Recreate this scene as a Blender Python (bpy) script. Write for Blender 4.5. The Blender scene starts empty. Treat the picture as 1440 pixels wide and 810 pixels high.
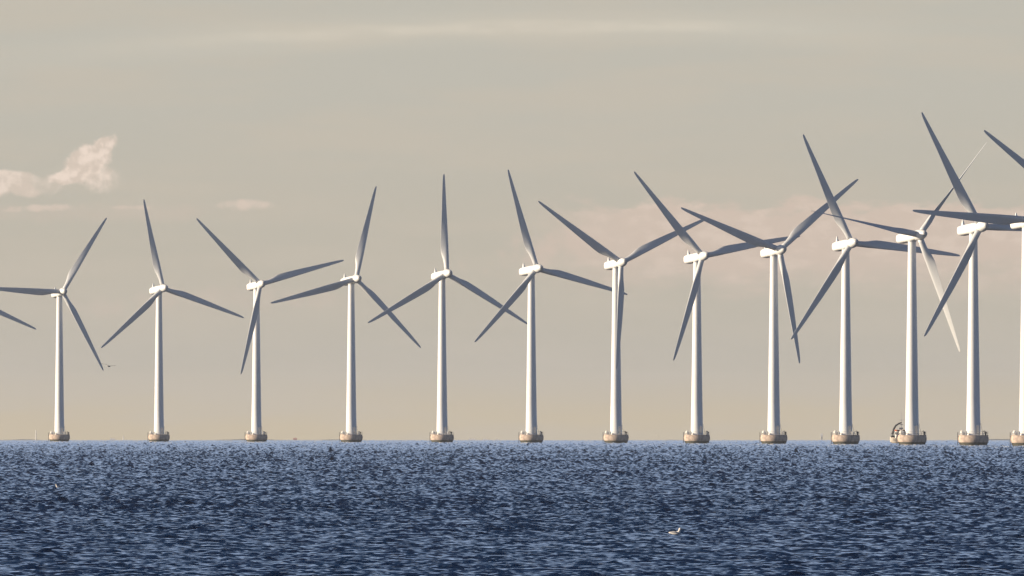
import bpy, math, random
import numpy as np
from mathutils import Matrix, Vector
random.seed(7)
rng = np.random.default_rng(11)
sc = bpy.context.scene
C = sc.collection

# ------------------------------------------------------------------ camera
F = 20600.0            # focal length in photo pixels (1440 wide): a 515 mm lens on 36 mm
RE = 7433000.0         # earth radius, enlarged by refraction
CAM_H = 5.5
HOR = 619.3            # photo row of the sea horizon
LEVEL = HOR - F * math.sqrt(2 * CAM_H / RE)
PITCH = math.atan((LEVEL - 405.0) / F)
cam = bpy.data.cameras.new('camera'); camo = bpy.data.objects.new('camera', cam); C.objects.link(camo)
cam.sensor_width = 36.0; cam.lens = F / 1440.0 * 36.0
cam.clip_start = 1.0; cam.clip_end = 90000.0
camo.location = (0, 0, CAM_H); camo.rotation_euler = (math.pi / 2 + PITCH, 0, 0)
sc.camera = camo

def sea_z(d): return -d * d / (2 * RE)
def world_x(px, d): return (px - 720.0) / F * d
def world_z(py, d): return CAM_H + d * (LEVEL - py) / F

# ------------------------------------------------------------------ light
EXPO = 0.7
SUN_EL, SUN_BACK = math.radians(13), math.radians(6)
sdir = Vector((-math.cos(SUN_BACK) * math.cos(SUN_EL), -math.sin(SUN_BACK) * math.cos(SUN_EL), math.sin(SUN_EL)))
sl = bpy.data.lights.new('sun', 'SUN'); so = bpy.data.objects.new('sun', sl); C.objects.link(so)
sl.energy = 5.0; sl.angle = math.radians(0.5); sl.color = (1.0, 0.825, 0.61)
so.rotation_euler = sdir.to_track_quat('Z', 'Y').to_euler(); so.location = (-300, 0, 300)
sc.view_settings.view_transform = 'Standard'; sc.view_settings.look = 'None'
sc.view_settings.gamma = 1; sc.view_settings.exposure = EXPO; sc.view_settings.use_curve_mapping = False

w = bpy.data.worlds.new('World'); sc.world = w; w.use_nodes = True
nt = w.node_tree; nt.nodes.clear()

class NB:
    """tiny expression helper for node trees"""
    def __init__(s, nt): s.nt = nt
    def val(s, x, sock):
        if isinstance(x, (int, float)): sock.default_value = x
        elif isinstance(x, tuple): sock.default_value = x
        else: s.nt.links.new(x, sock)
    def m(s, op, a, b=0.0, c=0.0, clamp=False):
        n = s.nt.nodes.new('ShaderNodeMath'); n.operation = op; n.use_clamp = clamp
        s.val(a, n.inputs[0]); s.val(b, n.inputs[1]); s.val(c, n.inputs[2]); return n.outputs[0]
    def add(s, a, b): return s.m('ADD', a, b)
    def sub(s, a, b): return s.m('SUBTRACT', a, b)
    def mul(s, a, b): return s.m('MULTIPLY', a, b)
    def div(s, a, b): return s.m('DIVIDE', a, b)
    def step(s, x, lo, hi):
        n = s.nt.nodes.new('ShaderNodeMapRange'); n.interpolation_type = 'SMOOTHERSTEP'
        s.val(x, n.inputs[0]); n.inputs[1].default_value = lo; n.inputs[2].default_value = hi
        n.inputs[3].default_value = 0; n.inputs[4].default_value = 1; return n.outputs[0]
    def mix(s, f, a, b):
        n = s.nt.nodes.new('ShaderNodeMix'); n.data_type = 'RGBA'
        s.val(f, n.inputs[0]); s.val(a, n.inputs[6]); s.val(b, n.inputs[7]); return n.outputs[2]
    def xyz(s, x, y, z):
        n = s.nt.nodes.new('ShaderNodeCombineXYZ'); s.val(x, n.inputs[0]); s.val(y, n.inputs[1]); s.val(z, n.inputs[2]); return n.outputs[0]
    def noise(s, vec, scale, detail=4, rough=0.5, dist=0.0, out=0):
        n = s.nt.nodes.new('ShaderNodeTexNoise'); s.nt.links.new(vec, n.inputs['Vector'])
        n.inputs['Scale'].default_value = scale; n.inputs['Detail'].default_value = detail
        n.inputs['Roughness'].default_value = rough; n.inputs['Distortion'].default_value = dist; return n.outputs[out]

def lin(r, g, b, k=1.0):
    f = lambda c: ((c / 255 + 0.055) / 1.055) ** 2.4 if c > 10 else c / 255 / 12.92
    return (f(r) * k, f(g) * k, f(b) * k, 1)

STR = 0.15
b = NB(nt)
tc = nt.nodes.new('ShaderNodeTexCoord').outputs['Generated']
sep = nt.nodes.new('ShaderNodeSeparateXYZ'); nt.links.new(tc, sep.inputs[0])
X, Y, Z = sep.outputs
hyp = b.m('SQRT', b.add(b.mul(X, X), b.mul(Y, Y)))
az = b.mul(b.m('ARCTAN2', X, Y), 1000.0)          # milliradians east of the view
el = b.mul(b.m('ARCTAN2', Z, hyp), 1000.0)        # milliradians above level
def AZ(px): return (px - 720) / F * 1000
def EL(py): return (LEVEL - py) / F * 1000
sky = nt.nodes.new('ShaderNodeTexSky'); sky.sky_type = 'NISHITA'; sky.sun_disc = False
sky.sun_elevation = SUN_EL; sky.sun_rotation = math.atan2(sdir.x, sdir.y)
sky.altitude = 0; sky.air_density = 1.0; sky.dust_density = 1.5; sky.ozone_density = 1.5
tint = nt.nodes.new('ShaderNodeMix'); tint.data_type = 'RGBA'; tint.blend_type = 'MULTIPLY'
tint.inputs[0].default_value = 1
nt.links.new(sky.outputs[0], tint.inputs[6]); tint.inputs[7].default_value = (0.12, 0.175, 0.27, 1)
# hazy evening horizon: warm grey beige band that gives way to the blue sky higher up
K = 1 / STR / 2 ** EXPO
low = lin(212, 191, 150, K); mid = lin(192, 184, 168, K); high = lin(192, 188, 176, K)
base = b.mix(b.step(el, EL(622), EL(480)), low, mid)
base = b.mix(b.step(el, EL(450), EL(20)), base, high)
# faint mottling of the haze layer
mot = b.noise(b.xyz(b.mul(az, 0.05), b.mul(el, 0.35), 0.0), 1.0, 5, 0.55)
base = b.mix(b.mul(b.step(mot, 0.35, 0.7), 0.5), base, lin(201, 190, 173, K))
def blob(px, py, a, h, amp=0.9, sc_=1.0, seed=0.0, rot=0.0, soft=0.6, detail=6):
    u = b.sub(az, AZ(px)); v = b.sub(el, EL(py))
    c, s = math.cos(rot), math.sin(rot)
    ur = b.add(b.mul(u, c), b.mul(v, s)); vr = b.sub(b.mul(v, c), b.mul(u, s))
    a = a / F * 1000; h = h / F * 1000
    q = b.add(b.m('POWER', b.m('ABSOLUTE', b.div(ur, a)), 2.0), b.m('POWER', b.m('ABSOLUTE', b.div(vr, h)), 2.0))
    n = b.noise(b.xyz(az, el, seed), sc_, detail, 0.6)
    return b.step(b.add(b.sub(1.0, q), b.mul(b.sub(n, 0.5), amp * 4)), 0.0, soft)
def put(col, mask, strength, colr): return b.mix(b.mul(mask, strength), col, colr)
pink = lin(222, 203, 187, K); pale = lin(240, 221, 205, K); rose = lin(211, 192, 176, K); bright = lin(218, 209, 192, K)
# rosy bank on the right and thin puffs
n_b = b.noise(b.xyz(b.mul(az, 0.22), b.mul(el, 0.6), 3.0), 1.0, 6, 0.6)
edge = b.add(el, b.mul(b.sub(n_b, 0.5), 5.0))
bank = b.mul(b.mul(b.step(edge, EL(430), EL(350)), b.sub(1.0, b.step(edge, EL(300), EL(278)))), b.step(az, AZ(700), AZ(930)))
col = put(base, bank, 1.0, rose)
col = put(col, b.mul(bank, b.step(b.noise(b.xyz(b.mul(az, 0.5), el, 9.0), 0.9, 6, 0.6), 0.44, 0.66)), 0.75, pink)
col = put(col, blob(800, 345, 150, 38, 0.8, 0.5, 2.0, 0.25, 1.4), 0.9, rose)
col = put(col, blob(330, 420, 260, 24, 0.9, 0.35, 14.0, 0.05, 1.8), 0.6, rose)
col = put(col, blob(345, 289, 52, 10, 0.7, 0.8, 5.0, 0.0, 1.2), 0.85, pink)
col = put(col, blob(60, 293, 60, 7, 0.8, 0.8, 6.0, 0.05, 1.3), 0.8, pink)
col = put(col, blob(185, 292, 40, 4, 0.6, 0.8, 7.0, 0.0, 1.4), 0.6, pink)
col = put(col, blob(150, 300, 260, 20, 0.6, 0.3, 8.0, 0.0, 1.6), 0.45, rose)
# cumulus
def join(*q):
    r = q[0]
    for k in q[1:]: r = b.m('MAXIMUM', r, k)
    return r
cum_b = join(blob(18, 250, 44, 13, 0.3, 1.3, 1.0, -0.1, 0.7), blob(30, 266, 30, 14, 0.35, 1.2, 1.5, -0.2, 0.8), blob(-10, 262, 40, 18, 0.3, 1.2, 1.7, 0, 0.7))
cum_a = join(blob(144, 208, 30, 15, 0.30, 1.8, 4.0, 0.6, 0.8), blob(122, 229, 42, 27, 0.30, 1.7, 4.5, 0.6, 0.6), blob(134, 246, 46, 27, 0.34, 1.5, 5.0, -0.35, 1.3), blob(104, 241, 27, 15, 0.3, 1.9, 5.2, 0.5, 0.7), blob(97, 250, 36, 11, 0.3, 1.9, 5.5, 0.05, 0.7))
cum_c = blob(62, 262, 46, 16, 0.5, 1.4, 12.0, 0.2, 0.9)
def relief(k, seed):
    return b.sub(b.noise(b.xyz(az, el, seed), k, 5, 0.55), b.noise(b.xyz(b.add(az, 0.28 / k), b.add(el, -0.42 / k), seed), k, 5, 0.55))
rel = b.add(relief(0.55, 21.0), b.mul(relief(1.3, 23.0), 0.6))
ccol = b.mix(b.step(rel, -0.17, 0.15), pale, lin(217, 200, 184, K))  # embossed sunlit and shaded sides painted into the cumulus colour
fade = b.sub(1.0, b.step(b.add(az, b.mul(el, -0.25)), AZ(146) - 4.3, AZ(200) - 4.0))
col = b.mix(b.mul(cum_b, 0.85), col, ccol)
col = b.mix(b.mul(cum_c, 0.4), col, ccol)
col = b.mix(b.mul(b.mul(cum_a, fade), 1.0), col, ccol)
# long thin streak of cirrus
ax = b.div(b.sub(az, AZ(850)), AZ(1500) - AZ(850))
ctr = b.sub(EL(37), b.mul(b.mul(ax, ax), 1.35))
sd = b.m('ABSOLUTE', b.add(b.sub(el, ctr), b.mul(b.sub(b.noise(b.xyz(b.mul(az, 0.12), el, 30.0), 1.0, 5, 0.6), 0.5), 0.7)))
stk = b.mul(b.mul(b.sub(1.0, b.step(sd, 0.0, 0.7)), b.step(az, AZ(0), AZ(650))), b.sub(1.0, b.step(az, AZ(900), AZ(1230))))
brk = b.step(b.noise(b.xyz(b.mul(az, 0.25), b.mul(el, 0.8), 41.0), 1.0, 5, 0.6), 0.3, 0.7)
col = put(col, b.mul(stk, b.add(0.35, b.mul(brk, 0.65))), 0.6, bright)
halo = b.mul(b.mul(b.sub(1.0, b.step(sd, 0.0, 2.0)), b.step(az, AZ(-300), AZ(500))), b.sub(1.0, b.step(az, AZ(1000), AZ(1500))))
col = put(col, halo, 0.22, bright)
fin = b.mix(b.step(el, 28.0, 80.0), col, lin(180, 204, 242, K))
fin = b.mix(b.step(el, 90.0, 330.0), fin, tint.outputs[2])
bg = nt.nodes.new('ShaderNodeBackground'); bg.inputs[1].default_value = STR
nt.links.new(fin, bg.inputs[0])
wo = nt.nodes.new('ShaderNodeOutputWorld'); nt.links.new(bg.outputs[0], wo.inputs[0])

# ------------------------------------------------------------------ helpers
def mat(name, color, rough=0.5, spec=0.5, noise=None, metallic=0.0, bump=None):
    m = bpy.data.materials.new(name); m.use_nodes = True
    t = m.node_tree; p = t.nodes['Principled BSDF']
    p.inputs['Base Color'].default_value = (*color, 1); p.inputs['Roughness'].default_value = rough
    p.inputs['Specular IOR Level'].default_value = spec; p.inputs['Metallic'].default_value = metallic
    if noise:
        sx, sy, sz, c2, lo, hi = noise
        q = NB(t); tcn = t.nodes.new('ShaderNodeTexCoord').outputs['Object']
        mp = t.nodes.new('ShaderNodeMapping'); t.links.new(tcn, mp.inputs[0]); mp.inputs[3].default_value = (sx, sy, sz)
        f = q.step(q.noise(mp.outputs[0], 1.0, 6, 0.6), lo, hi)
        t.links.new(q.mix(f, (*color, 1), (*c2, 1)), p.inputs['Base Color'])
    return m

M_white = mat('tower_paint', (0.80, 0.80, 0.79), 0.42, 0.4, (0.5, 0.5, 0.08, (0.66, 0.655, 0.63), 0.5, 0.8))
M_nac = mat('nacelle_paint', (0.82, 0.82, 0.80), 0.35, 0.45, (0.6, 0.3, 0.6, (0.70, 0.69, 0.66), 0.5, 0.8))
M_blade = mat('blade_gelcoat', (0.60, 0.615, 0.625), 0.4, 0.4, (0.8, 0.8, 0.12, (0.66, 0.67, 0.67), 0.45, 0.8))
M_conc = mat('weathered_concrete', (0.56, 0.45, 0.37), 0.9, 0.2, (0.9, 0.9, 0.7, (0.33, 0.26, 0.23), 0.42, 0.68))
M_wet = mat('wet_algae_concrete', (0.10, 0.095, 0.075), 0.5, 0.4, (1.2, 1.2, 0.9, (0.05, 0.055, 0.04), 0.4, 0.7))
M_steel = mat('galvanised_steel', (0.30, 0.30, 0.30), 0.5, 0.5, None, 0.3)
M_dark = mat('dark_paint', (0.05, 0.05, 0.055), 0.5, 0.4)
M_cab = mat('white_enamel', (0.78, 0.76, 0.70), 0.4, 0.5)
M_cap = mat('grey_fibreglass_and_cap_shade', (0.42, 0.43, 0.44), 0.4, 0.4)
M_orange = mat('orange_paint', (0.55, 0.13, 0.04), 0.5, 0.4)
M_hull = mat('hull_paint', (0.62, 0.55, 0.45), 0.5, 0.4, (0.6, 0.6, 0.6, (0.35, 0.25, 0.18), 0.45, 0.7))
M_glass = mat('cabin_glass', (0.02, 0.025, 0.03), 0.08, 0.6)
M_feath = mat('white_feathers', (0.82, 0.78, 0.72), 0.8, 0.1)
M_wing = mat('grey_feathers', (0.42, 0.42, 0.43), 0.8, 0.1)
M_tip = mat('black_feathers', (0.03, 0.03, 0.03), 0.7, 0.1)
M_beak = mat('yellow_beak', (0.6, 0.35, 0.05), 0.5, 0.3)

def tag(o, label=None, cat=None, group=None, kind=None):
    if label: o['label'] = label
    if cat: o['category'] = cat
    if group: o['group'] = group
    if kind: o['kind'] = kind
    return o

def link(name, me, parent=None, m=None, smooth=False):
    if m is not None: me.materials.append(m)
    if smooth: me.polygons.foreach_set('use_smooth', [True] * len(me.polygons))
    o = bpy.data.objects.new(name, me); C.objects.link(o)
    if parent: o.parent = parent
    return o

class MB:
    def __init__(s): s.v = []; s.f = []
    def add(s, vs, fs):
        k = len(s.v); s.v += [tuple(p) for p in vs]; s.f += [tuple(i + k for i in f) for f in fs]; return s
    def box(s, x0, x1, y0, y1, z0, z1, bev=0.0):
        e = bev
        vs = []
        for (z, g) in ((z0, e), (z0 + e, 0), (z1 - e, 0), (z1, e)) if e else ((z0, 0), (z1, 0)):
            vs += [(x0 + g, y0 + g, z), (x1 - g, y0 + g, z), (x1 - g, y1 - g, z), (x0 + g, y1 - g, z)]
        n = len(vs) // 4; fs = [(3, 2, 1, 0), tuple(4 * (n - 1) + i for i in range(4))]
        for k in range(n - 1):
            for i in range(4): fs.append((4 * k + i, 4 * k + (i + 1) % 4, 4 * k + 4 + (i + 1) % 4, 4 * k + 4 + i))
        return s.add(vs, fs)
    def lathe(s, prof, n=32, cx=0, cy=0, cap=True):
        vs = []; fs = []
        for (r, z) in prof:
            for i in range(n):
                a = 2 * math.pi * i / n; vs.append((cx + r * math.cos(a), cy + r * math.sin(a), z))
        for k in range(len(prof) - 1):
            for i in range(n):
                j = (i + 1) % n; fs.append((k * n + i, k * n + j, (k + 1) * n + j, (k + 1) * n + i))
        if cap: fs += [tuple(reversed(range(n))), tuple((len(prof) - 1) * n + i for i in range(n))]
        return s.add(vs, fs)
    def loft(s, rings, cap=True):
        n = len(rings[0]); vs = [p for r in rings for p in r]; fs = []
        for k in range(len(rings) - 1):
            for i in range(n):
                j = (i + 1) % n; fs.append((k * n + i, k * n + j, (k + 1) * n + j, (k + 1) * n + i))
        if cap: fs += [tuple(reversed(range(n))), tuple((len(rings) - 1) * n + i for i in range(n))]
        return s.add(vs, fs)
    def tube(s, pts, r, n=8):
        rings = []
        P = [Vector(p) for p in pts]
        for i, p in enumerate(P):
            t = (P[min(i + 1, len(P) - 1)] - P[max(i - 1, 0)]).normalized()
            a = t.cross(Vector((0, 0, 1))); a = a if a.length > 1e-3 else t.cross(Vector((0, 1, 0))); a.normalize(); c = t.cross(a)
            rr = r[i] if isinstance(r, (list, tuple)) else r
            rings.append([p + a * (rr * math.cos(2 * math.pi * k / n)) + c * (rr * math.sin(2 * math.pi * k / n)) for k in range(n)])
        return s.loft(rings)
    def mesh(s, name):
        me = bpy.data.meshes.new(name); me.from_pydata(s.v, [], s.f); me.update()
        import bmesh
        bm = bmesh.new(); bm.from_mesh(me); bmesh.ops.recalc_face_normals(bm, faces=bm.faces); bm.to_mesh(me); bm.free()
        return me
    def build(s, name, m, parent=None, smooth=False, sharp=40):
        me = s.mesh(name)
        o = link(name, me, parent, m, smooth)
        if smooth and sharp:
            me.set_sharp_from_angle(angle=math.radians(sharp))
        return o

# ------------------------------------------------------------------ sea
def fft_tile(N, L, lam_min, lam_max, p, spread, wind, rms, seed):
    g = np.random.default_rng(seed)
    k1 = np.fft.fftfreq(N, L / N) * 2 * np.pi
    kx, ky = np.meshgrid(k1, k1, indexing='xy'); k = np.hypot(kx, ky); k[0, 0] = 1
    cosw = (kx * wind[0] + ky * wind[1]) / k
    S = k ** (-p) * (np.abs(cosw) ** spread + 0.05)
    kl, kh = 2 * np.pi / lam_max, 2 * np.pi / lam_min
    S *= np.exp(-(kl / k) ** 4) * np.exp(-(k / kh) ** 2); S[0, 0] = 0
    h = np.fft.ifft2(np.sqrt(S) * (g.standard_normal((N, N)) + 1j * g.standard_normal((N, N)))).real
    h /= h.std()
    h = h + 0.16 * (h * h - 1)        # sharper crests, flatter troughs
    return (h / h.std() * rms).astype(np.float32)

WX, WY = -math.sin(math.radians(20)), math.cos(math.radians(20))
tA = fft_tile(1024, 37.0, 0.26, 1.2, 2.2, 2.0, (WX, WY), 0.025, 3)
tB = fft_tile(1024, 149.0, 1.1, 3.6, 2.8, 3.0, (WX, WY), 0.030, 5)
tG = fft_tile(256, 2000.0, 60.0, 500.0, 2.6, 0.0, (WX, WY), 1.0, 9)    # gusts

def lookup(t, x, y, L):
    N = t.shape[0]
    u = (x / L * N) % N; v = (y / L * N) % N
    iu = np.floor(u).astype(np.int32); iv = np.floor(v).astype(np.int32)
    fu = (u - iu).astype(np.float32); fv = (v - iv).astype(np.float32)
    iu %= N; iv %= N; iu1 = (iu + 1) % N; iv1 = (iv + 1) % N
    return (t[iv, iu] * (1 - fu) + t[iv, iu1] * fu) * (1 - fv) + (t[iv1, iu] * (1 - fu) + t[iv1, iu1] * fu) * fv

HALF, NCOL = 0.041, 1150
cols = np.linspace(-HALF, HALF, NCOL)
side = HALF + np.cumsum(0.0002 * 1.16 ** np.arange(70)); side = side[side < math.pi]
cols = np.concatenate([-side[::-1], cols, side])
cols = np.concatenate([cols, [cols[0] + 2 * math.pi]])
rows = [2.0]; s_rad = [2.0]; grow = [1.0]
while rows[-1] < 32000:
    r = rows[-1]
    if r < 480: dr = min(6 + 0.03 * r, max(0.4, (480 - r) * 0.2))
    elif r < 9800: dr = 0.15 * max(1.0, r / 650.0) ** 1.3
    else: dr = 6 + (r - 9800) * 0.03
    st = max(1.0, dr / 0.15) ** 0.9 if r > 480 else 1.0       # waves lengthen offshore so the grid still resolves them
    rows.append(r + dr); s_rad.append(s_rad[-1] + dr / st); grow.append(st)
rows = np.array(rows); s_rad = np.array(s_rad); grow = np.array(grow)
nr, nc = len(rows), len(cols)
print('sea grid', nr, nc, nr * nc)
sinc, cosc = np.sin(cols), np.cos(cols)
dcol = np.abs(np.gradient(cols)); dcol[0] = dcol[-1] = dcol[1]
V = np.empty((nr, nc, 3), np.float32)
for i0 in range(0, nr, 400):
    rr = rows[i0:i0 + 400, None]; ss = s_rad[i0:i0 + 400, None]
    x = rr * sinc[None]; y = rr * cosc[None]
    ys = ss * cosc[None] + 0 * x; st = grow[i0:i0 + 400, None]; gw = np.minimum(st ** 0.78, 4.2); xg = x / st ** 0.04
    g = lookup(tG, x, y, 2000.0)
    amp = 1.0 + 0.07 * g
    h = np.interp(rr, [500, 1100, 4000], [0.76, 0.90, 0.92]) * gw * (lookup(tA, xg * 0.42 + ys * 0.13, ys * 1.15, 37.0) * amp + lookup(tB, xg * 0.5 + 13 - ys * 0.09, ys, 149.0) * (1 + 0.05 * g) + 0.45 * lookup(tA, xg * 0.5 + 7.1 + ys * 0.37, ys * 1.1, 37.0))
    h -= 0.05 * (gw - 1)
    h *= 1 / (1 + (dcol[None] * rr / 0.6) ** 2)      # calm where the grid is coarse
    h *= np.clip((rr - 440) / 60, 0, 1)
    V[i0:i0 + 400, :, 0] = x; V[i0:i0 + 400, :, 1] = y; V[i0:i0 + 400, :, 2] = h - rr * rr / (2 * RE)
idx = np.arange(nr * nc, dtype=np.int32).reshape(nr, nc)
q = np.stack([idx[:-1, :-1], idx[:-1, 1:], idx[1:, 1:], idx[1:, :-1]], -1).reshape(-1, 4)[:, ::-1]
me = bpy.data.meshes.new('sea')
me.vertices.add(nr * nc); me.vertices.foreach_set('co', V.ravel())
me.loops.add(q.size); me.loops.foreach_set('vertex_index', np.ascontiguousarray(q).ravel())
me.polygons.add(len(q)); me.polygons.foreach_set('loop_start', np.arange(0, q.size, 4, dtype=np.int32))
me.polygons.foreach_set('use_smooth', np.ones(len(q), bool))
me.update(calc_edges=True)
def sea_height(px, d):
    """height of the water surface at the mesh vertex nearest this spot"""
    i = int(np.argmin(np.abs(rows - d))); j = int(np.argmin(np.abs(cols - math.atan((px - 720) / F))))
    return V[i, j]

M_sea = bpy.data.materials.new('sea_water'); M_sea.use_nodes = True
t = M_sea.node_tree; p = t.nodes['Principled BSDF']; qn = NB(t)
p.inputs['Base Color'].default_value = (0.004, 0.014, 0.042, 1)
p.inputs['IOR'].default_value = 1.333; p.inputs['Roughness'].default_value = 0.07
geo = t.nodes.new('ShaderNodeNewGeometry').outputs['Position']
mp = t.nodes.new('ShaderNodeMapping'); t.links.new(geo, mp.inputs[0]); mp.inputs[3].default_value = (0.9, 1.8, 1.0)
n1 = qn.noise(mp.outputs[0], 3.5, 4, 0.65)
bp = t.nodes.new('ShaderNodeBump'); bp.inputs['Strength'].default_value = 0.12; bp.inputs['Distance'].default_value = 0.06
t.links.new(n1, bp.inputs['Height']); t.links.new(bp.outputs[0], p.inputs['Normal'])
sea = link('sea', me, None, M_sea); tag(sea, kind='structure')

# ------------------------------------------------------------------ wind turbines
HUB_H, OVER, TILT = 64.0, 4.6, math.radians(5)
def airfoil(n, tr, circ):
    """closed section, chord 1 along +X (leading edge at +X), origin at 30 % chord; circ blends to a circle"""
    pts = []
    for i in range(n):
        a = 2 * math.pi * i / n
        xx = 0.5 * (1 - math.cos(a))           # 0 leading .. 1 trailing
        th = 5 * tr * (0.2969 * math.sqrt(xx) - 0.126 * xx - 0.3516 * xx ** 2 + 0.2843 * xx ** 3 - 0.1036 * xx ** 4)
        cam_ = 0.02 * math.sin(math.pi * xx)
        sgn = 1 if a < math.pi else -1
        fx, fy = 0.30 - xx, cam_ + sgn * th
        cx, cy = 0.5 * math.cos(a), 0.5 * math.sin(a)
        pts.append((fx * (1 - circ) + cx * circ, fy * (1 - circ) + cy * circ))
    return pts
def blade_mesh():
    st = [  # radius, chord, thickness, twist deg, circle blend
        (1.2, 1.85, 1.0, 24, 1.0), (2.4, 1.85, 1.0, 24, 1.0), (4.0, 1.95, .9, 24, .85), (5.8, 2.3, .6, 24, .5), (7.2, 2.70, .42, 22, .2),
        (8.8, 2.95, .32, 20.5, 0), (10.5, 2.95, .28, 18, 0), (13, 2.78, .25, 15, 0), (17, 2.50, .22, 11, 0), (21, 2.20, .20, 7, 0),
        (25, 1.84, .19, 3.6, 0), (29, 1.56, .18, 1.8, 0), (32.5, 1.28, .17, .8, 0), (35.3, 1.02, .16, .2, 0), (37.0, .76, .16, 0, 0), (37.7, .50, .16, 0, 0), (38.0, .18, .16, 0, 0)]
    rings = []
    for (r, c, tr, tw, ci) in st:
        a = -math.radians(tw); ring = []
        for (x_, y_) in airfoil(28, min(tr, .6), ci):
            x_ *= c; y_ *= c
            ring.append((x_ * math.cos(a) - y_ * math.sin(a), x_ * math.sin(a) + y_ * math.cos(a), r))
        rings.append(ring)
    return MB().loft(rings).mesh('rotor_blade')

def superring(y_, wx, wz, cz, n=28, e=3.2):
    r = []
    for i in range(n):
        a = 2 * math.pi * i / n; c, s_ = math.cos(a), math.sin(a)
        r.append((wx * math.copysign(abs(c) ** (2 / e), c), y_, cz + wz * math.copysign(abs(s_) ** (2 / e), s_)))
    return r

def make_turbine():
    root = bpy.data.objects.new('wind_turbine', None); C.objects.link(root)
    fnd = MB().lathe([(3.3, -3.0), (3.7, -.4), (3.85, 0.0), (4.12, 0.45), (4.3, 0.95)], 48).build('foundation_foot', M_wet, root, True)
    f2 = MB().lathe([(4.30, 0.952), (4.44, 1.35), (4.50, 1.8), (4.47, 2.3), (4.36, 2.8), (4.34, 2.86), (4.40, 2.87), (4.40, 3.0), (4.32, 3.05)], 48).build('foundation', M_conc, root, True)
    fnd.parent = f2
    rl = MB()
    for z in (3.55, 4.05):
        n = 40; rl.tube([(4.3 * math.cos(2 * math.pi * i / n), 4.3 * math.sin(2 * math.pi * i / n), z) for i in range(n + 1)], .028, 5)
    for i in range(20):
        a = 2 * math.pi * i / 20; x, y = 4.3 * math.cos(a), 4.3 * math.sin(a); rl.tube([(x, y, 3.04), (x, y, 4.07)], .03, 5)
    rl.build('railing', M_steel, f2)
    for ax_, nm in ((-4.62, 'ladder'),):
        lb = MB()
        for dy in (-1.15, -.6): lb.tube([(ax_, dy, -.6), (ax_, dy, 3.9)], .09, 8)
        for k in range(12): lb.tube([(ax_, -1.15, .3 + k * .3), (ax_, -.6, .3 + k * .3)], .03, 5)
        for z in (.9, 2.6):
            for dy in (-1.15, -.6): lb.tube([(ax_, dy, z), (-4.3, dy, z)], .05, 6)
        lb.build(nm, M_dark, f2)
    tw = MB().lathe([(2.18, 3.052), (2.18, 3.35), (2.10, 3.4), (1.90, 14.0), (1.90, 14.02), (1.71, 26.0), (1.52, 38.5), (1.36, 50.0), (1.20, 61.2), (1.20, 62.15)], 56).build('tower', M_white, root, True, 60)
    for z, r in ((23.0, 1.765), (43.0, 1.465)): MB().lathe([(r - .02, z - .12), (r + .022, z - .10), (r + .022, z + .10), (r - .02, z + .12)], 56).build('flange', M_white, tw, True)
    d = MB().box(.95, 1.65, -2.04, -1.35, 3.75, 5.9, .04).build('door', M_cap, tw)
    # equipment on the foundation deck
    cab = MB().lathe([(.2, 3.05), (.66, 3.051), (.68, 3.9), (.62, 4.2), (.42, 4.42), (.15, 4.5), (.02, 4.5)], 20, -3.25, -.6).build('equipment_dome', M_cab, root, True, 60)
    MB().box(-3.35, -2.5, -2.45, -1.75, 3.05, 3.85, .05).build('equipment_cabinet', M_cab, root)
    cr = MB().tube([(3.75, -.3, 3.04), (3.75, -.3, 4.1)], [.26, .2], 10)
    cr.tube([(3.75, -.3, 4.05), (3.5, -.45, 4.3), (3.1, -.6, 4.2)], .09, 8).box(3.45, 4.05, -.6, 0.0, 3.5, 4.0, .05)
    cr.build('davit_crane', M_dark, root)
    st_ = MB()
    for dy in (-1.0, -.55):
        st_.tube([(2.15, dy, 6.6), (2.3, dy, 5.2), (3.05, dy, 3.06)], .05, 6)
    for k in range(9):
        z = 3.3 + k * .36; x = 3.05 - (z - 3.06) / 2.14 * .75 if z < 5.2 else 2.3 - (z - 5.2) / 1.4 * .15
        st_.tube([(x, -1.0, z), (x, -.55, z)], .04, 5)
    st_.build('stair', M_steel, root)
    MB().box(2.75, 3.2, -2.2, -1.7, 3.05, 4.0, .05).box(2.5, 2.7, -2.6, -2.35, 3.05, 4.2, .03).build('switch_box', M_cab, root)
    # nacelle, axis along -Y, origin on the tower axis
    nz = [(3.05, 1.0, 1.0), (3.0, 1.25, 1.25), (2.4, 1.42, 1.42), (.5, 1.52, 1.50), (-3, 1.52, 1.50), (-6.5, 1.48, 1.46), (-7.6, 1.38, 1.36), (-8.2, 1.1, 1.1), (-8.45, .6, .6)]
    nac = MB().loft([superring(-y_, wx, wz, 0) for (y_, wx, wz) in nz]).build('nacelle', M_nac, root, True, 50)
    fin = MB().loft([[(-.38, 5.7, 1.38), (.38, 5.7, 1.38), (.38, 6.75, 1.38), (-.38, 6.75, 1.38)], [(-.24, 6.1, 2.4), (.24, 6.1, 2.4), (.24, 6.65, 2.4), (-.24, 6.65, 2.4)], [(-.10, 6.4, 3.25), (.10, 6.4, 3.25), (.10, 6.6, 3.25), (-.10, 6.6, 3.25)]])
    fin.tube([(-.5, 6.6, 2.3), (.5, 6.6, 2.3)], .03, 5).build('weather_mast', M_nac, nac)
    MB().box(-.8, .8, 2.2, 3.4, -1.56, -1.4, .02).box(-.8, .8, 4.4, 6.6, -1.56, -1.4, .02).build('vent', M_dark, nac)
    ring = MB().lathe([(1.0, -1.0), (1.42, -.98), (1.42, -.62), (1.32, -.55), (1.32, -.3)], 40)
    ring.build('yaw_bearing', M_cap, tw, True).location = (0, 0, 63.0)
    hb = [(3.12, 1.2), (3.2, 1.5), (3.5, 1.62), (5.4, 1.64), (6.3, 1.52), (7.2, 1.28), (8.0, 0.98), (8.35, .80)]
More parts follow.
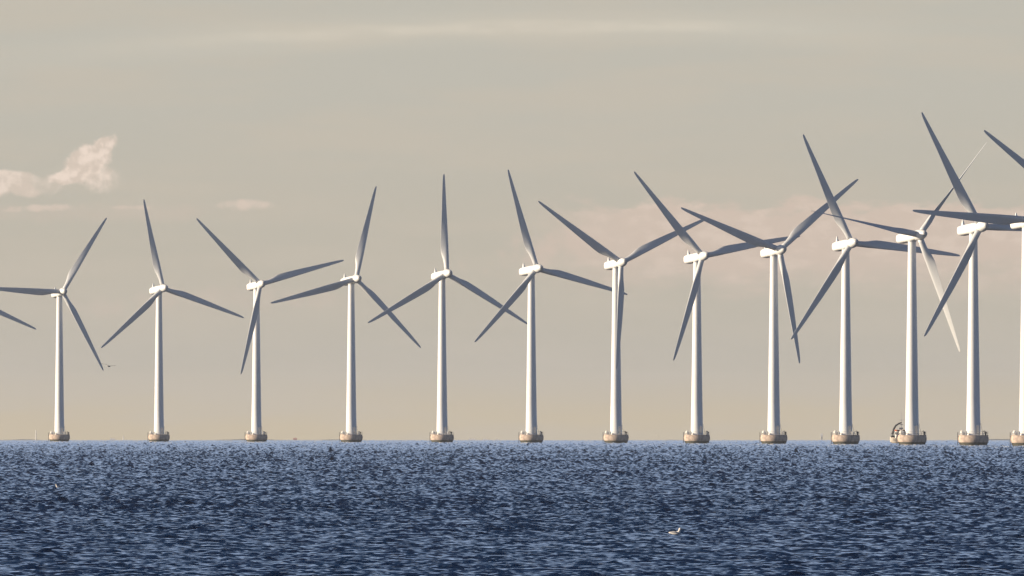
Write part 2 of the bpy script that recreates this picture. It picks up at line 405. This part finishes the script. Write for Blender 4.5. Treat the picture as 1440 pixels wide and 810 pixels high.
    hub = MB().loft([superring(-y_, r, r, 0, 32, 2.0) for (y_, r) in hb]).build('rotor_hub', M_nac, root, True, 50)
    nc_ = [(8.351, .78), (8.6, .70), (8.8, .48), (8.88, .15)]
    MB().loft([superring(-y_, r, r, 0, 24, 2.0) for (y_, r) in nc_]).build('nose_cap', M_cap, hub, True, 50)  # cap greyer than the white hub: its shade is put into the colour
    bm_ = blade_mesh()
    for k in range(3):
        o = link('rotor_blade', bm_ if k == 0 else bm_, root, M_blade if k == 0 else None, k == 0)
    return root

def kids(o): return [c for c in bpy.data.objects if c.parent == o]
def copy_tree(o, parent=None):
    c = o.copy(); C.objects.link(c)
    if parent: c.parent = parent
    for ch in kids(o): copy_tree(ch, c)
    return c

def pose(root, tower_px, hub_dx, D, yaw, theta, pitch):
    d = D + OVER
    x = world_x(tower_px, D); root.location = (x, D, sea_z(D))
    R = Matrix.Rotation(math.radians(yaw), 4, 'Z') @ Matrix.Rotation(-TILT, 4, 'X')
    T = Matrix.Translation((0, 0, HUB_H - OVER * math.tan(TILT)))
    k = 0
    for c in root.children:
        n = c.name.split('.')[0]
        if n in ('nacelle', 'rotor_hub'): c.matrix_local = T @ R
        if n == 'rotor_blade':
            a = math.radians(90 - (theta + 120 * k)); k += 1
            c.matrix_local = T @ R @ Matrix.Translation((0, -OVER, 0)) @ Matrix.Rotation(a, 4, 'Y') @ Matrix.Rotation(-math.radians(pitch), 4, 'Z')
        if n == 'davit_crane': c.rotation_euler.z = random.uniform(-.35, .2)
        if n == 'switch_box': c.rotation_euler.z = random.uniform(-.3, .5)

GROUP = 'offshore wind turbines standing in a row in the sea'
TT = [ # tower px, hub px y -> distance, yaw, theta, pitch, label
 (-60.5, 6440, 22, 337, 0, 'mostly cut off turbine, only one blade tip at the left edge'),
 (83.6, 6263, 19, 57, 0, 'leftmost turbine with a visible tower, one blade level left, one up right, one down'),
 (223.6, 6112, 23, 101, 0, 'second tower from the left, turbine with one blade almost straight up and leaning left'),
 (360.6, 5947, 22, 15, 0, 'third tower from the left, turbine with blades in a left leaning Y'),
 (494.0, 5745, 24, 74.5, 0, 'fourth tower from the left, turbine whose upper blade leans slightly right'),
 (621.7, 5556, 23, 89.5, 0, 'fifth tower from the left, turbine with one blade exactly upright'),
 (747.3, 5386, 26, 105.5, 0, 'sixth tower from the left, turbine with upper blade leaning slightly left'),
 (866.3, 5191, 23, 25, 0, 'turbine whose lower blade hangs straight down in front of its own tower'),
 (980.0, 5003, 25, 10.5, 0, 'eighth tower from the left, turbine with upper left, level right and tower crossing blades'),
 (1088.2, 4836, 24, 38.5, 0, 'turbine with a wide V of two upper blades, lower blade just right of its tower'),
 (1189.3, 4659, 23, 114, 0, 'tall turbine immediately left of the one with the workboat behind its base'),
 (1282.5, 4465, 27, 49, -72, 'turbine with thin edge-on blades and a workboat behind its foundation'),
 (1368.8, 4287, 26, 118, 0, 'tall turbine whose upper blade tip is the highest point in the picture'),
 (1443.3, 4155, 24, 176, 0, 'turbine cut by the right edge, long blade level to the left'),
 (1519.0, 4015, 24, 143.5, 0, 'off-screen turbine of which one blade enters at the upper right corner')]
proto = make_turbine()
for i, (tx, D, yaw, th, pit, lab) in enumerate(TT):
    r = copy_tree(proto) if i else proto
    if i == 0: first = r
    tag(r, lab, 'wind turbine', GROUP)
    TT[i] = (r,) + tuple(TT[i])
bpy.context.view_layer.update()
for (r, tx, D, yaw, th, pit, lab) in TT: pose(r, tx, 0, D, yaw, th, pit)

# ------------------------------------------------------------------ workboat behind the foundation
def workboat(px, D):
    root = bpy.data.objects.new('workboat', None); C.objects.link(root)
    root.location = (world_x(px, D), D, sea_z(D)); root.rotation_euler.z = math.radians(12)
    rings = []
    for (x, w_, zk, zt) in ((-5.6, .12, .9, 2.3), (-5.0, .8, .2, 2.15), (-3.8, 1.5, -.5, 1.85), (-1.5, 1.85, -.7, 1.5), (2, 1.85, -.7, 1.35), (4.6, 1.6, -.5, 1.4), (4.9, 1.5, -.2, 1.45)):
        rings.append([(x, -w_, zt), (x, -w_ * .93, .2 + .3 * zk), (x, -w_ * .4, zk), (x, w_ * .4, zk), (x, w_ * .93, .2 + .3 * zk), (x, w_, zt)])
    hull = MB().loft(rings).build('hull', M_hull, root, True, 40)
    MB().box(-5.0, 4.9, -1.95, -1.84, 1.05, 1.25, .02).build('rubbing_strake', M_dark, hull)
    cb = MB().box(-3.4, 1.6, -1.35, 1.35, 1.36, 4.3, .12).build('deckhouse', M_cab, root)
    MB().box(-3.47, -3.41, -1.1, 1.1, 3.1, 3.9).box(-3.2, 1.2, -1.42, -1.36, 3.1, 3.85).build('window', M_glass, cb)
    MB().box(-3.6, 1.8, -1.5, 1.5, 4.31, 4.75, .06).build('roof', M_orange, cb)
    mm = MB().tube([(-1.6, 0, 4.75), (-1.6, 0, 11.2)], [.12, .05], 8)
    mm.tube([(-2.6, 0, 8.2), (-.6, 0, 8.2)], .05, 6).tube([(-2.2, 0, 6.6), (-1.0, 0, 6.6)], .12, 6).box(-2.4, -1.0, -.3, .3, 5.0, 5.5, .05)
    mm.tube([(-1.0, .4, 4.75), (-1.0, .4, 9.8)], .035, 5).build('mast', M_cap, root)
    cr = MB().tube([(-4.55, -.2, 1.9), (-4.7, -.2, 3.6), (-4.35, -.2, 5.0), (-3.6, -.2, 6.2), (-2.4, -.2, 7.0), (-1.5, -.2, 7.3)], [.55, .42, .36, .33, .26, .2], 8)
    cr.tube([(-4.9, -.2, 2.3), (-5.25, -.2, 3.3), (-4.6, -.2, 4.6)], .1, 6).box(-5.3, -4.1, -.7, .4, 1.9, 2.7, .08)
    cr.build('deck_crane', M_dark, root)
    MB().box(2.2, 4.2, -1.2, 1.2, 1.5, 2.6, .1).build('deck_box', M_orange, root)
    tag(root, 'small white and orange workboat with dark curved crane, half hidden behind a turbine foundation', 'boat')
workboat(1273.5, 5150)

# ------------------------------------------------------------------ gulls
def ellip_ring(c, t, rw, rh, n=12):
    t = Vector(t).normalized(); s_ = t.cross(Vector((0, 0, 1))).normalized(); u = s_.cross(t)
    return [Vector(c) + s_ * (rw * math.cos(2 * math.pi * i / n)) + u * (rh * math.sin(2 * math.pi * i / n)) for i in range(n)]

def swimming_gull(px, D, face, scale, label, group=None):
    z = float(sea_height(px, D)[2]) + .14
    body = MB().loft([ellip_ring(c, t_, a, h_) for (c, t_, a, h_) in (
        ((-.33, 0, .10), (1, 0, -.1), .02, .012), ((-.26, 0, .095), (1, 0, -.1), .055, .035), ((-.14, 0, .085), (1, 0, -.15), .085, .065),
        ((0, 0, .075), (1, 0, 0), .105, .085), ((.10, 0, .09), (1, 0, .35), .098, .09), ((.165, 0, .135), (.7, 0, 1), .078, .076),
        ((.19, 0, .19), (.2, 0, 1), .056, .058), ((.20, 0, .235), (.1, 0, 1), .052, .056), ((.215, 0, .275), (.1, 0, 1), .054, .064),
        ((.22, 0, .312), (.1, 0, 1), .040, .048), ((.22, 0, .335), (.1, 0, 1), .01, .012))])
    o = body.build('seagull', M_feath, None, True, 0)
    MB().loft([ellip_ring(c, (1, 0, -.1), a, a) for (c, a) in (((.26, 0, .275), .020), ((.305, 0, .272), .015), ((.345, 0, .260), .004))]).build('beak', M_beak, o)
    for s_ in (-1, 1):
        MB().loft([ellip_ring((x, s_ * y, zz), (1, 0, .1), a, h_) for (x, y, zz, a, h_) in ((-.34, .02, .12, .008, .01), (-.2, .055, .12, .03, .035), (-.05, .085, .125, .03, .055), (.07, .085, .11, .02, .04), (.12, .075, .1, .005, .01))]).build('wing', M_wing, o, True, 0)
        MB().lathe([(.0005, -.008), (.007, 0), (.0005, .008)], 8, .238, s_ * .048, False).build('eye', M_tip, o).location.z = .288
    o.location = (world_x(px, D), D, z); o.rotation_euler.z = face; o.scale = (scale,) * 3
    tag(o, label, 'seagull', group); return o

def flying_gull(px, py, D, rot, lift, span, label):
    body = MB().loft([ellip_ring(c, (1, 0, .02), a, h_) for (c, a, h_) in (((-.27, 0, 0), .05, .006), ((-.16, 0, 0), .05, .03), ((-.02, 0, 0), .075, .065), ((.1, 0, .005), .068, .06), ((.18, 0, .015), .042, .042), ((.23, 0, .02), .035, .036), ((.262, 0, .018), .01, .01))])
    o = body.build('flying_seagull', M_feath, None, True, 0)
    MB().loft([ellip_ring(c, (1, 0, -.1), a, a) for (c, a) in (((.255, 0, .016), .013), ((.285, 0, .012), .010), ((.31, 0, .004), .003))]).build('beak', M_beak, o)
    for s_ in (-1, 1):
        lf = lift[0] if s_ < 0 else lift[1]
        pts = [(.02, .05, .03, .17), (.06, .2, .03 + lf * .5, .16), (.07, .36, .03 + lf, .13), (0.0, .5, .03 + lf * 1.05, .10)]
        def wing(pp):
            rings = []
            for (x, y, z_, c) in pp:
                y *= s_
                rings.append([(x + c * .5, y, z_), (x + c * .2, y, z_ + .014), (x - c * .5, y, z_), (x + c * .2, y, z_ - .006)])
            return MB().loft(rings)
        wing(pts).build('wing', M_wing, o, True, 0)
        wing([(0, .501, .031 + lf * 1.05, .10), (-.08, .62, .03 + lf * .95, .05), (-.12, .68, .03 + lf * .9, .01)]).build('wing_tip', M_tip, o, True, 0)
    o.location = (world_x(px, D), D, world_z(py, D)); o.rotation_euler = rot; o.scale = (span / 1.36,) * 3
    tag(o, label, 'seagull'); return o

swimming_gull(950, 708, math.radians(-8), 1.0, 'white gull floating on the water with its head up, facing right')
swimming_gull(82.5, 1245, math.radians(200), 1.0, 'tiny white gull floating far out below the leftmost turbine')
flying_gull(153, 515, 1400, (0, math.radians(8), math.radians(65)), (.02, .16), 1.6, 'gull flying with wings spread beside the lower blade tip of the leftmost turbine')
flying_gull(923, 612, 3600, (math.radians(40), 0, math.radians(110)), (.15, .1), 1.5, 'dark speck of a gull flying low over the horizon')
flying_gull(895, 504.5, 3600, (math.radians(-12), 0, math.radians(70)), (.1, .12), 1.3, 'faint small gull high in the air well above the horizon')

# ------------------------------------------------------------------ far shore
M_land = mat('far_shore_woods', (0.055, 0.065, 0.06), 0.95, 0.1, (0.004, 0.004, 0.02, (0.10, 0.10, 0.08), 0.4, 0.6))
D0 = 26000.0
vs = []; n = 360; depth = 7
for j in range(depth):
    for i in range(n):
        px = -1300 + 4040 * i / (n - 1)
        d = D0 + 420 * j
        hgt = 22.3 + 1.6 * math.sin(i * .051 + 1) + 1.6 * math.sin(i * .133) + 1.0 * math.sin(i * .47 + 2) + random.uniform(-.5, .5)
        if 800 < px < 1440 or px < 60: hgt += .8
        prof = (0.0, .45, .8, .95, 1.0, .9, .3)[j]
        vs.append((world_x(px, d), d, sea_z(d) + (-3 if j == 0 else hgt * prof + random.uniform(-.3, .3))))
fs = [(j * n + i, j * n + i + 1, (j + 1) * n + i + 1, (j + 1) * n + i) for j in range(depth - 1) for i in range(n - 1)]
land = MB().add(vs, fs).build('far_shore_hills', M_land, None, True, 0); tag(land, kind='structure')

M_wb = mat('white_render', (0.8, 0.77, 0.72), 0.7, 0.2); M_rb = mat('red_roof', (0.5, 0.14, 0.10), 0.7, 0.2)
def shore_block(px, wpx, top, D, label, name='shore_building', m=M_wb, cat='building', base_=8.0):
    k = F / D; w_ = wpx / k; zt = world_z(top, D); z0 = sea_z(D) + base_
    root = bpy.data.objects.new(name, None); C.objects.link(root); root.location = (world_x(px, D), D, z0)
    H = zt - z0; hw = w_ / 2
    wl = MB().box(-hw, hw, 0, 14, 0, H * .82).build('wall', m, root)
    MB().add([(-hw - .5, -.5, H * .821), (hw + .5, -.5, H * .821), (hw + .5, 14.5, H * .821), (-hw - .5, 14.5, H * .821), (-hw - .5, 7, H), (hw + .5, 7, H)], [(0, 1, 5, 4), (2, 3, 4, 5), (0, 4, 3), (1, 2, 5), (0, 3, 2, 1)]).build('roof', M_rb if m is M_rb else m, root)
    wn = MB(); nwin = max(2, int(w_ / 6))
    for q_ in range(nwin):
        cx = -hw + w_ * (q_ + .5) / nwin; wn.box(cx - .8, cx + .8, -.06, -.01, H * .62, H * .72)
    wn.build('window', M_glass, wl)
    tag(root, label, cat)
shore_block(158, 7, 616.2, 26300, 'tiny white building on the horizon between the two leftmost towers')
shore_block(664, 9, 616.6, 26300, 'long white shed on the horizon, left end of the bright strip')
shore_block(683, 7, 616.8, 26320, 'small white shed at the right end of the bright strip on the horizon')
shore_block(699, 3, 617.2, 26280, 'isolated pale house on the horizon left of the sixth tower')
shore_block(415, 4.5, 615.8, 26300, 'small reddish building on the horizon between third and fourth towers', m=M_rb)
shore_block(1155.5, 2.6, 609.5, 26300, 'slim pale silo rising from the horizon between two right hand towers', name='silo', cat='silo')
for (px, top, lab) in ((50.5, 604.5, 'thin pale mast on the horizon left of the leftmost tower'), (173.5, 612.5, 'short pale mast on the horizon beside the tiny white building')):
    D = 26300; z0 = sea_z(D) + 8; o = MB().tube([(0, 0, 0), (0, 0, world_z(top, D) - z0)], [1.5, .7], 8).build('radio_mast', M_wb); o.location = (world_x(px, D), D, z0)
    tag(o, lab, 'mast')

# ------------------------------------------------------------------ air
HAZE = 2.3e-5
M_h = bpy.data.materials.new('haze_air'); M_h.use_nodes = True
t = M_h.node_tree; t.nodes.clear()
pv = t.nodes.new('ShaderNodeVolumePrincipled'); pv.inputs['Color'].default_value = (.83, .875, .93, 1); pv.inputs['Density'].default_value = HAZE
pv.inputs['Anisotropy'].default_value = 0.2
oo = t.nodes.new('ShaderNodeOutputMaterial'); t.links.new(pv.outputs[0], oo.inputs['Volume'])
hz = MB().box(-33500, 33500, -33000, 34000, -80, 118).build('haze', M_h); tag(hz, kind='stuff')
